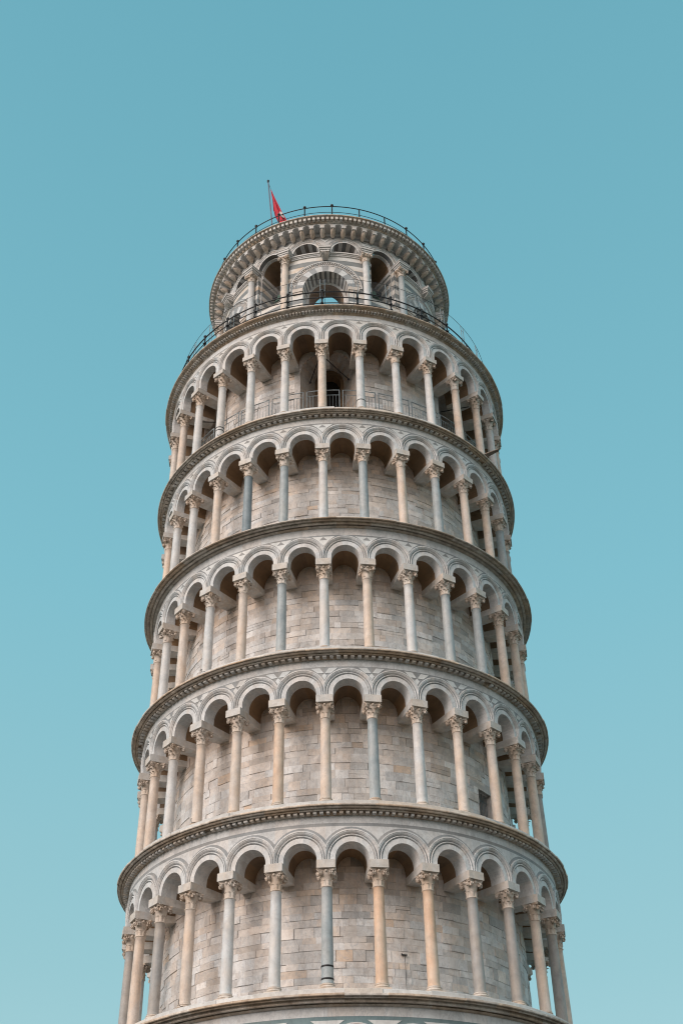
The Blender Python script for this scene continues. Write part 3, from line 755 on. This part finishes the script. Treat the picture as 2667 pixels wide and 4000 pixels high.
    b.poly([(-.72, 34.9, 4.9), (.72, 34.9, 4.9), (.72, 34.9, 2.8), (-.72, 34.9, 2.8)], 3, 265)
    # striped jambs
    for sg in (-1, 1): b.poly([(sg*.645, sill, 5.17), (sg*.645, sill, RB), (sg*.645, ZSU, RB), (sg*.645, ZSU, 5.17)], 0, 266); b.poly([(sg*.595, sill, 3.4), (sg*.595, sill, 5.15), (sg*.595, ZSU-.2, 5.15), (sg*.595, ZSU-.2, 3.4)], 0, 267)
    b.stamp(belf, th2, RBA, wb=.3, wj=.3)
    carved(belf, th2, 0, .795, .865, ZSP, 32, RB-.02, h=.055)
    for sg in (-1, 1): cbox(belf, 3.6, 5.16, th2+sg*.60/RBA-.014, th2+sg*.60/RBA+.014, ZSU-.20, ZSU+.02, 1, 1., .3)
# frieze over the arches, small inlays
ring(belf, [(RB+.004, 35.12), (RB+.004, 35.16)], 2, stones=40)
for k in range(18):
    t = PB+R_(20*k); pl = [(-.28, 35.08), (.28, 35.08), (0, 34.80)]
    belf.add([P(RB+.02, t+s/RBA, z) for s, z in pl]+[P(RB-.01, t+s/RBA, z) for s, z in pl], [(0, 1, 2), (0, 1, 4, 3), (1, 2, 5, 4), (2, 0, 3, 5)], 5)
    pl = [(-.11, 35.055), (.11, 35.055), (0, 34.95)]
    belf.add([P(RB+.026, t+s/RBA, z) for s, z in pl]+[P(RB+.01, t+s/RBA, z) for s, z in pl], [(0, 1, 2)], 2)
ring(belf, [(4.35, 35.3), (4.35, 35.84)], 3, seg=120)
ring(belf, [(RB, 35.12), (RB, 35.28)], 2, stones=60, tj=.3)
ring(belf, [(RB-.003, 35.28), (RB-.003, 35.60)], 1, stones=60)
belf.build('belfry_wall', [M_BAND, M_ARCH, M_SLATE, M_VAULT, M_DARK, M_INLAY, M_DSLATE], TOWER, BX)

# string course with its steps round the consoles and into the bell arches
def string(sc, t0, t1, dR, n=8, zlo=ZSU-.14, z1=ZSU+.06):
    for (a, c, q) in ((0, .07, .05), (.07, .13, .085), (.13, .20, .13)):
        cbox(sc, RB-.05, RB+q+dR, t0-dR*.0, t1, zlo+a, zlo+c-.004, 0, rnd.uniform(.95, 1.08), rnd.uniform(.1, .5), n)
for k in range(6):
    th = PB+R_(60*k)
    for a_, b_ in ((-17.4, -2.3), (2.3, 17.4)):
        sc = MB(); string(sc, th+R_(a_), th+R_(b_), 0, 10); sc.build('string_course', [M_ARCH], TOWER, BX)
# consoles
for k in range(-2, 4):
    th = PB+R_(60*k); c = MB()
    for (a, e_, q, w_) in ((-.16, -.06, .36, .20), (-.06, .03, .40, .235), (.03, .14, .46, .27), (.14, .17, .48, .28)):
        cbox(c, RB-.02, RB+q, th-w_/RBA, th+w_/RBA, ZSU+a, ZSU+e_-.003, 0, 1., .35)
    for j in range(5):
        a = (j-2)*.075
        tube(c, [P(RB+.32, th+a*.9/RBA, ZSU-.17), P(RB+.34, th+a/RBA, ZSU-.26), P(RB+.22, th+a*.8/RBA, ZSU-.34), P(RB+.02, th+a*.55/RBA, ZSU-.40)], .048, 7, 1)
    c.build('console', [M_ARCH, M_BEAM], TOWER, BX)
# engaged columns
bsh = tmp_mesh(shaft(.42, 33.37-Z6, .165), 'column', [SH['w']])
bcap = [tmp_mesh(capital(k, .46, 1.0), 'capital', [M_CAP]) for k in (1, 2)]
def babacus():
    mb = MB()
    for (a, e_, q) in ((0, .10, .24), (.10, .20, .275), (.20, .31, .32), (.31, .345, .345)):
        box(mb, (0, .06, (a+e_)/2), (2*q, 2*q+.12, e_-a-.003))
    return tmp_mesh(mb, 'abacus', [M_ARCH])
BABA = babacus(); bstripe = 'wbwcwwcwbwcw'
idx = 0
for k in range(-3, 3):
    for sg in (-1, 1):
        th = PB+R_(60*k)+sg*R_(20); mt = BX @ Matrix.Translation(P(RB+.16, th, Z6)) @ Matrix.Rotation(th, 4, 'Z')
        c = bpy.data.objects.new('column', bsh); S.collection.objects.link(c); c.parent = TOWER; c.matrix_local = mt
        c.material_slots[0].link = 'OBJECT'; c.material_slots[0].material = SH[bstripe[idx]]
        obj_of(bcap[idx % 2], 'capital', c, (0, 0, 33.37-Z6)); obj_of(BASEM, 'column_base', c, (0, 0, -.0))
        obj_of(BABA, 'abacus', c, (0, 0, 33.37+.46-Z6)); idx += 1

# corbel table: shells carrying little arches
ct = MB(); NC = 72; hs = 5.85*PI/NC
cb = Bay(); zc = 35.34
cb.sweep([(.165, RB-.02), (.165, RB+.51), (.195, RB+.51)], zc-.02, zc+.02, 0, nv=8, half=hs, stones=1)
cb.above(.19, zc, zc+.02, 35.56, RB+.51, hs, 0, n=10, g=3)
for sg in (-1, 1): cb.poly([(sg*.16, zc-.02, RB), (sg*hs, zc-.02, RB), (sg*hs, zc-.02, RB+.51), (sg*.16, zc-.02, RB+.51)], 0, 4)
for k in range(NC):
    cb.stamp(ct, 2*PI*k/NC, 5.85, wb=.35, wj=.3, tj=.06)
    t = 2*PI*(k+.5)/NC
    cbox(ct, RB-.01, RB+.525, t-.105/5.85, t+.105/5.85, zc-.075, zc-.022, 0, 1., .4)
ct.build('corbel_table', [M_ARCH], TOWER, BX)
def shell():
    mb = MB(); n, mm = 29, 9; vs = []
    for j in range(mm):
        v = j/(mm-1)
        for i in range(n):
            a = PI*i/(n-1); fl = 1+.15*math.cos(a*8)*(1-.5*v)
            w_ = .112*math.sqrt(max(.05, 1-(v*.95)**3.0)); d0 = .47*(1-v**2.0*.62)
            vs.append((w_*math.cos(a)*(.9+.1*fl), .02-d0*(.30+.70*math.sin(a)**.6*fl**.55), -.23*v))
    fs = [(j*n+i, j*n+i+1, (j+1)*n+i+1, (j+1)*n+i) for j in range(mm-1) for i in range(n-1)]
    mb.add(vs, fs, 0, sm=True)
    mb.add([vs[(mm-1)*n+i] for i in range(n)], [tuple(range(n))], 0); return tmp_mesh(mb, 'corbel', [M_CAP])
SHELL = shell(); backc = MB()
for k in range(-NC//2, NC//2):
    t = 2*PI*(k+.5)/NC; mt = BX @ Matrix.Translation(P(RB+.03, t, zc-.07)) @ Matrix.Rotation(t, 4, 'Z')
    if abs(t) < R_(96):
        o = bpy.data.objects.new('corbel', SHELL); S.collection.objects.link(o); o.parent = TOWER; o.matrix_local = mt
    else: bake(backc, SHELL, mt, 0)
o = backc.build('corbel', [M_CAP], TOWER); o['kind'] = 'stuff'
# belfry crown cornice
bc = MB()
ring(bc, [(RB+.49, 35.558), (RB+.55, 35.56), (RB+.56, 35.575), (RB+.56, 35.59), (RB+.53, 35.595), (RB+.57, 35.60), (RB+.57, 35.80)], 0, stones=36, jit=.004, wb=.3)
for k in range(175):
    t = 2*PI*k/175; w_ = 2*PI/175*.29
    cbox(bc, RB+.50, RB+.745, t-w_, t+w_, 35.625, 35.790, 1, rnd.uniform(.95, 1.15), rnd.uniform(0, .5))
ring(bc, [(RB+.5, 35.797), (RB+.77, 35.80), (RB+.775, 35.812), (RB+.80, 35.815), (RB+.815, 35.825), (RB+.815, 35.865), (RB+.80, 35.873), (4.35, 35.873)], 0, stones=38, jit=.006, wb=.35)
bc.build('crown_cornice', [M_CORN, M_LIP], TOWER, BX)

# ------------------------------------------------------------ railings, bells, flag and fittings (things of their own)
def circ(R, z, n=180, a0=0, a1=2*PI, close=True):
    k = n if close else n+1
    return [P(R, a0+(a1-a0)*i/n, z) for i in range(k)]
def placed(mb, name, mats):
    return mb.build(name, mats)
# terrace rail
TX = Matrix.Translation((-.10, 0, 0))
tr = empty('iron_railing', M @ TX, 'black three-bar iron railing round the terrace below the belfry', 'railing')
for h in (.62, .98, 1.34):
    q = MB(); tube(q, circ(7.39, ZL[6]+h), .022 if h < 1.2 else .030, 8, closed=True); q.build('rail', [M_BLACK], tr)
def post(h, withball):
    q = MB(); tube(q, [(0, 0, 0), (0, 0, h)], .035, 8)
    lathe(q, [(.07, -.02), (.07, .05), (.045, .07), (.045, .16)], 10)
    for zz in (.62, .98): box(q, (0, .0, zz), (.11, .10, .07)); tube(q, [(0, -.11, zz-.03), (0, .07, zz-.03)], .018, 6)
    box(q, (.0, .06, .40), (.10, .12, .30)); tube(q, [(-.10, .03, .47), (.10, .03, .47)], .035, 6)
    return q
PM = tmp_mesh(post(1.34, 0), 'post', [M_BLACK]); q = MB(); ball(q, (0, 0, 0), .075); lathe(q, [(.03, -.1), (.05, -.08), (.03, -.05)], 10); BM = tmp_mesh(q, 'ball_finial', [M_BLACK])
for k in range(31):
    t = R_(-2.6+360/31*k)
    o = bpy.data.objects.new('post', PM); S.collection.objects.link(o); o.parent = tr
    o.matrix_local = Matrix.Translation(P(7.39, t, ZL[6])) @ Matrix.Rotation(t, 4, 'Z')
    if k % 2 == 0 or k > 26: obj_of(BM, 'ball_finial', o, (0, 0, 1.42))
# tall wire screen behind it
fs_ = empty('wire_screen', M, 'tall thin wire screen on paired uprights just behind the black terrace railing', 'screen')
q = MB(); tube(q, circ(7.30, ZL[6]+2.28), .010, 6, closed=True); q.build('top_wire', [M_BLACK], fs_)
q = MB()
for k in range(32):
    t = R_(-3.3+11.25*k)
    for d_ in (-.095, .095): tube(q, [P(7.30, t+d_/7.4, ZL[6]), P(7.30, t+d_/7.4, ZL[6]+2.28)], .014, 6)
    for z_ in (.5, 1.0, 1.5, 2.0): tube(q, [P(7.30, t-.095/7.4, ZL[6]+z_), P(7.30, t+.095/7.4, ZL[6]+z_)], .008, 5)
q.build('upright', [M_STEEL], fs_)['kind'] = 'stuff'
q = MB(); ring(q, [(7.30, ZL[6]+.05), (7.30, ZL[6]+2.28)], 0, seg=160); q.build('wire_mesh', [M_SCREEN], fs_)
# roof rail
rr_ = empty('roof_railing', M @ BX, 'thin dark railing with ball-topped posts round the belfry roof', 'railing')
for h, r_ in ((.55, .014), (1.0, .024)):
    q = MB(); tube(q, circ(5.886, ZR+h-.03), r_, 8, closed=True); q.build('rail', [M_BLACK], rr_)
q = MB(); tube(q, [(0, 0, 0), (0, 0, 1.0)], .032, 8); RPM = tmp_mesh(q, 'post', [M_BLACK])
for k in range(28):
    t = R_(2.2+360/28*k); o = obj_of(RPM, 'post', rr_, P(5.886, t, ZR-.03))
    if k not in (1, 2): obj_of(BM, 'ball_finial', o, (0, 0, 1.08))
# gallery barrier, top gallery
gb = empty('gallery_barrier', M, 'grey steel barrier of upright bars running behind the columns of the top gallery', 'railing')
def panel():
    q = MB(); RR = 6.92; z0 = .28; hw = STEP/2
    a0, a1 = -hw+.010, hw-.010; z1 = 1.78
    for z_, r_ in ((z0, .014), (z1-.27, .014), (z1, .020)): tube(q, [P(RR, a0+(a1-a0)*i/6, z_) for i in range(7)], r_, 6)
    for a in (a0, a1): tube(q, [P(RR, a, .17), P(RR, a, z1)], .022, 6)
    n = 10
    for k in range(1, n): a = a0+(a1-a0)*k/n; tube(q, [P(RR, a, z0), P(RR, a, z1-.27 if k != 5 else z1)], .008, 5)
    return tmp_mesh(q, 'barrier_panel', [M_STEEL])
PAN = panel()
for k in range(30):
    t = PHI+STEP*k; o = bpy.data.objects.new('barrier_panel', PAN); S.collection.objects.link(o); o.parent = gb
    o.matrix_local = Matrix.Translation((0, 0, ZL[5])) @ Matrix.Rotation(t, 4, 'Z')
# tie rods in the top gallery
def rod(a, b, label):
    q = MB(); tube(q, [a, b], .022, 8); d_ = (Vector(b)-Vector(a)).normalized()
    ball(q, b, .055, n=6); o = q.build('tie_rod', [M_BLACK]); thing(o, label, 'tie rod', 'iron tie rods of the top gallery')
rod(P(7.08, R_(-3.2), z5+3.55), P(6.04, R_(5.9), z5+3.30), 'black iron tie rod slanting right from the central top-gallery column to the doorway jamb')
rod(P(7.08, R_(-4.6), z5+3.55), P(6.04, R_(-9.4), z5+3.20), 'black iron tie rod slanting left from the central top-gallery column to the doorway jamb')
rod(P(6.98, R_(-60), z5+3.4), P(6.04, R_(-50.5), z5+3.0), 'black iron tie rod behind the columns at the left end of the top gallery')
rod(P(6.98, R_(56), z5+3.62), P(6.04, R_(48), z5+3.2), 'black iron tie rod behind the columns at the right end of the top gallery')
# bells
def bell(th, label):
    e = empty('bronze_bell', M @ BX @ Matrix.Translation(P(4.30, th, 32.95)) @ Matrix.Rotation(th, 4, 'Z'), label, 'bell', 'bells hanging in the belfry arches')
    q = MB(); lathe(q, [(.34, -.62), (.36, -.60), (.33, -.52), (.26, -.36), (.21, -.16), (.19, -.04), (.14, .0), (.05, .04)], 28); q.build('bell_body', [M_BRONZE], e)
    q = MB(); box(q, (0, 0, .12), (1.0, .16, .18)); box(q, (0, 0, .26), (.4, .12, .12)); q.build('headstock', [M_BLACK], e)
    q = MB(); tube(q, [(0, 0, -.2), (0, 0, -.66)], .02, 8); ball(q, (0, 0, -.66), .06); q.build('clapper', [M_BLACK], e)
bell(PB+R_(30), 'green bronze bell in the belfry arch right of the big striped portal')
bell(PB+R_(-30), 'green bronze bell in the belfry arch left of the big striped portal')
# flagpole and flag
fx, fy = -2.93, -4.30
def ray(x, y, yy):
    v = cf*FPX+r2*(x-1333.5)+u2*(2000-y); return EYE+v*((yy-EYE.y)/v.y)
p0 = ray(1062, 873, fy); p1 = ray(1047.3, 705, fy); dz_ = (p1-p0)/(p1.z-p0.z)
pb = p0+dz_*(ZR-p0.z)
fp = empty('flagpole', M @ Matrix.Translation(pb), 'slender grey flagpole with a knob on top, leaning slightly on the belfry roof', 'flagpole')
q = MB(); L_ = p1-pb; tube(q, [(0, 0, 0), tuple(L_*.5), tuple(L_)], .034, 10); q.build('pole', [M_POLE], fp)
q = MB(); ball(q, tuple(L_), .06); lathe(q, [(.05, -.12), (.055, -.05)], 10, c=tuple(L_)); q.build('knob', [M_BLACK], fp)
q = MB(); h0 = Vector(L_)*.965; ht = ray(1057, 738, fy)-pb
tube(q, [tuple(h0), tuple((h0+ht)/2+Vector((.01, 0, 0))), tuple(ht)], .010, 5); q.build('halyard', [M_BLACK], fp)
# limp flag: hangs from its top corner in narrow folds
FL = [ (739, 1057, 1059), (758, 1060, 1067), (780, 1064.5, 1077), (800, 1066, 1087), (819, 1067.5, 1096), (822, 1070, 1097.5), (842, 1074, 1108), (846, 1077, 1111), (862, 1085, 1120), (878, 1090, 1125)]
q = MB(); nu = 14; vs = []
for (y, xl, xr) in FL:
    for i in range(nu+1):
        u = i/nu; x = xl+(xr-xl)*u; p = ray(x, y+u*2*(y-739)/140*-2, fy); w_ = (xr-xl)/40
        p = p+Vector((0, .10*w_*math.sin(u*9.5+.4)+.05*w_*math.sin(u*21), 0)); vs.append(p)
n1 = nu+1; N = len(vs)
bk = [v+Vector((0, .006, 0)) for v in vs]
fs = [(j*n1+i, j*n1+i+1, (j+1)*n1+i+1, (j+1)*n1+i) for j in range(len(FL)-1) for i in range(nu)]
q.add([tuple(v) for v in vs+bk], fs+[tuple(N+i for i in f) for f in fs], 0, sm=True)
fo = empty('flag', M, 'limp red flag with a small white emblem hanging beside the flagpole on the roof', 'flag')
q.build('flag_cloth', [M_RED], fo)
q = MB()
def onflag(x, y, off=-.012):
    for j in range(len(FL)-1):
        if FL[j][0] <= y <= FL[j+1][0]:
            u = (y-FL[j][0])/(FL[j+1][0]-FL[j][0]); xl = FL[j][1]*(1-u)+FL[j+1][1]*u; xr = FL[j][2]*(1-u)+FL[j+1][2]*u
            s_ = (x-xl)/(xr-xl); w_ = (xr-xl)/40
            return ray(x, y, fy)+Vector((0, .10*w_*math.sin(s_*9.5+.4)+.05*w_*math.sin(s_*21)+off-.03, 0))
for pl in ([(1091, 825), (1095, 823), (1097, 829), (1103, 832), (1104, 837), (1100, 841), (1095, 843), (1093, 836), (1091, 830)],
           [(1094, 844), (1101, 841), (1107, 842), (1110, 848), (1107, 850), (1103, 846), (1099, 849), (1096, 851)]):
    vs = [onflag(*p) for p in pl]; c_ = sum(vs, Vector())/len(vs); n = len(vs)
    q.add([tuple(v) for v in vs]+[tuple(c_)]+[tuple(v+Vector((0, .01, 0))) for v in vs], [(i, (i+1) % n, n) for i in range(n)]+[(i, (i+1) % n, n+1+(i+1) % n, n+1+i) for i in range(n)], 0)
q.build('white_emblem', [M_WHITE], fo)
# projecting board at the right of the top gallery floor
q = MB(); a = Vector(P(7.55, R_(53.0), ZL[5]+.16)); out = Vector(P(1, R_(64), 0)); side = Vector((-out.y, out.x, 0))
vs = []
for u, w_, h_ in ((0, .13, .0), (.70, .07, .09)):
    for sg in (-1, 1):
        for t in (0, .035): vs.append(tuple(a+out*u+side*sg*w_+Vector((0, 0, h_+t))))
q.add(vs, BOXF, 0)
thing(q.build('wooden_board', [M_WOOD]), 'short grey board jutting out past the right edge of the top gallery floor', 'board')
# loops of cable at the column feet on the left
for lv in range(1, 6):
    t = R_(-37.9); z = ZL[lv]+.20; q = MB()
    tube(q, [P(7.50, t-.012, z+.26), P(7.52, t-.010, z+.16), P(7.55, t-.002, z+.08), P(7.62, t+.014, z+.02), P(7.64, t+.030, z-.02)], .009, 5)
    lab = ['lowest', 'second lowest', 'middle', 'second highest', 'topmost'][lv-1]
    thing(q.build('cable_hook', [M_BLACK]), 'thin black bent cable end on the %s full gallery floor, left side' % lab, 'cable', 'bent cable ends on the gallery floors')
# bracket and cable on the lowest drum wall
q = MB(); cbox(q, RW, RW+.05, R_(15.8), R_(17.4), ZL[1]+1.56, ZL[1]+1.585, 0, n=1); cbox(q, RW, RW+.05, R_(15.8), R_(15.95), ZL[1]+1.56, ZL[1]+1.62, 0)
tube(q, [P(RW+.02, R_(16.8), ZL[1]+1.56), P(RW+.02, R_(16.8), ZL[1]+.2)], .006, 5)
thing(q.build('wall_bracket', [M_BLACK]), 'small dark bracket with a thin cable on the lowest gallery wall right of centre', 'bracket')

# ------------------------------------------------------------ ground
q = MB(); q.add([(-1500, -1500, 0), (1500, -1500, 0), (1500, 1500, 0), (-1500, 1500, 0)], [(0, 1, 2, 3)])
g = q.build('ground', [M_GRASS]); g['kind'] = 'structure'
q = MB(); n = 96; q.add([(70*math.cos(2*PI*k/n), 70*math.sin(2*PI*k/n), .02) for k in range(n)], [tuple(range(n))])  # unseen disc added over the grass to keep bounced light dim and neutral
g = q.build('bounce_disc', [M_BOUNCE]); g['kind'] = 'structure'
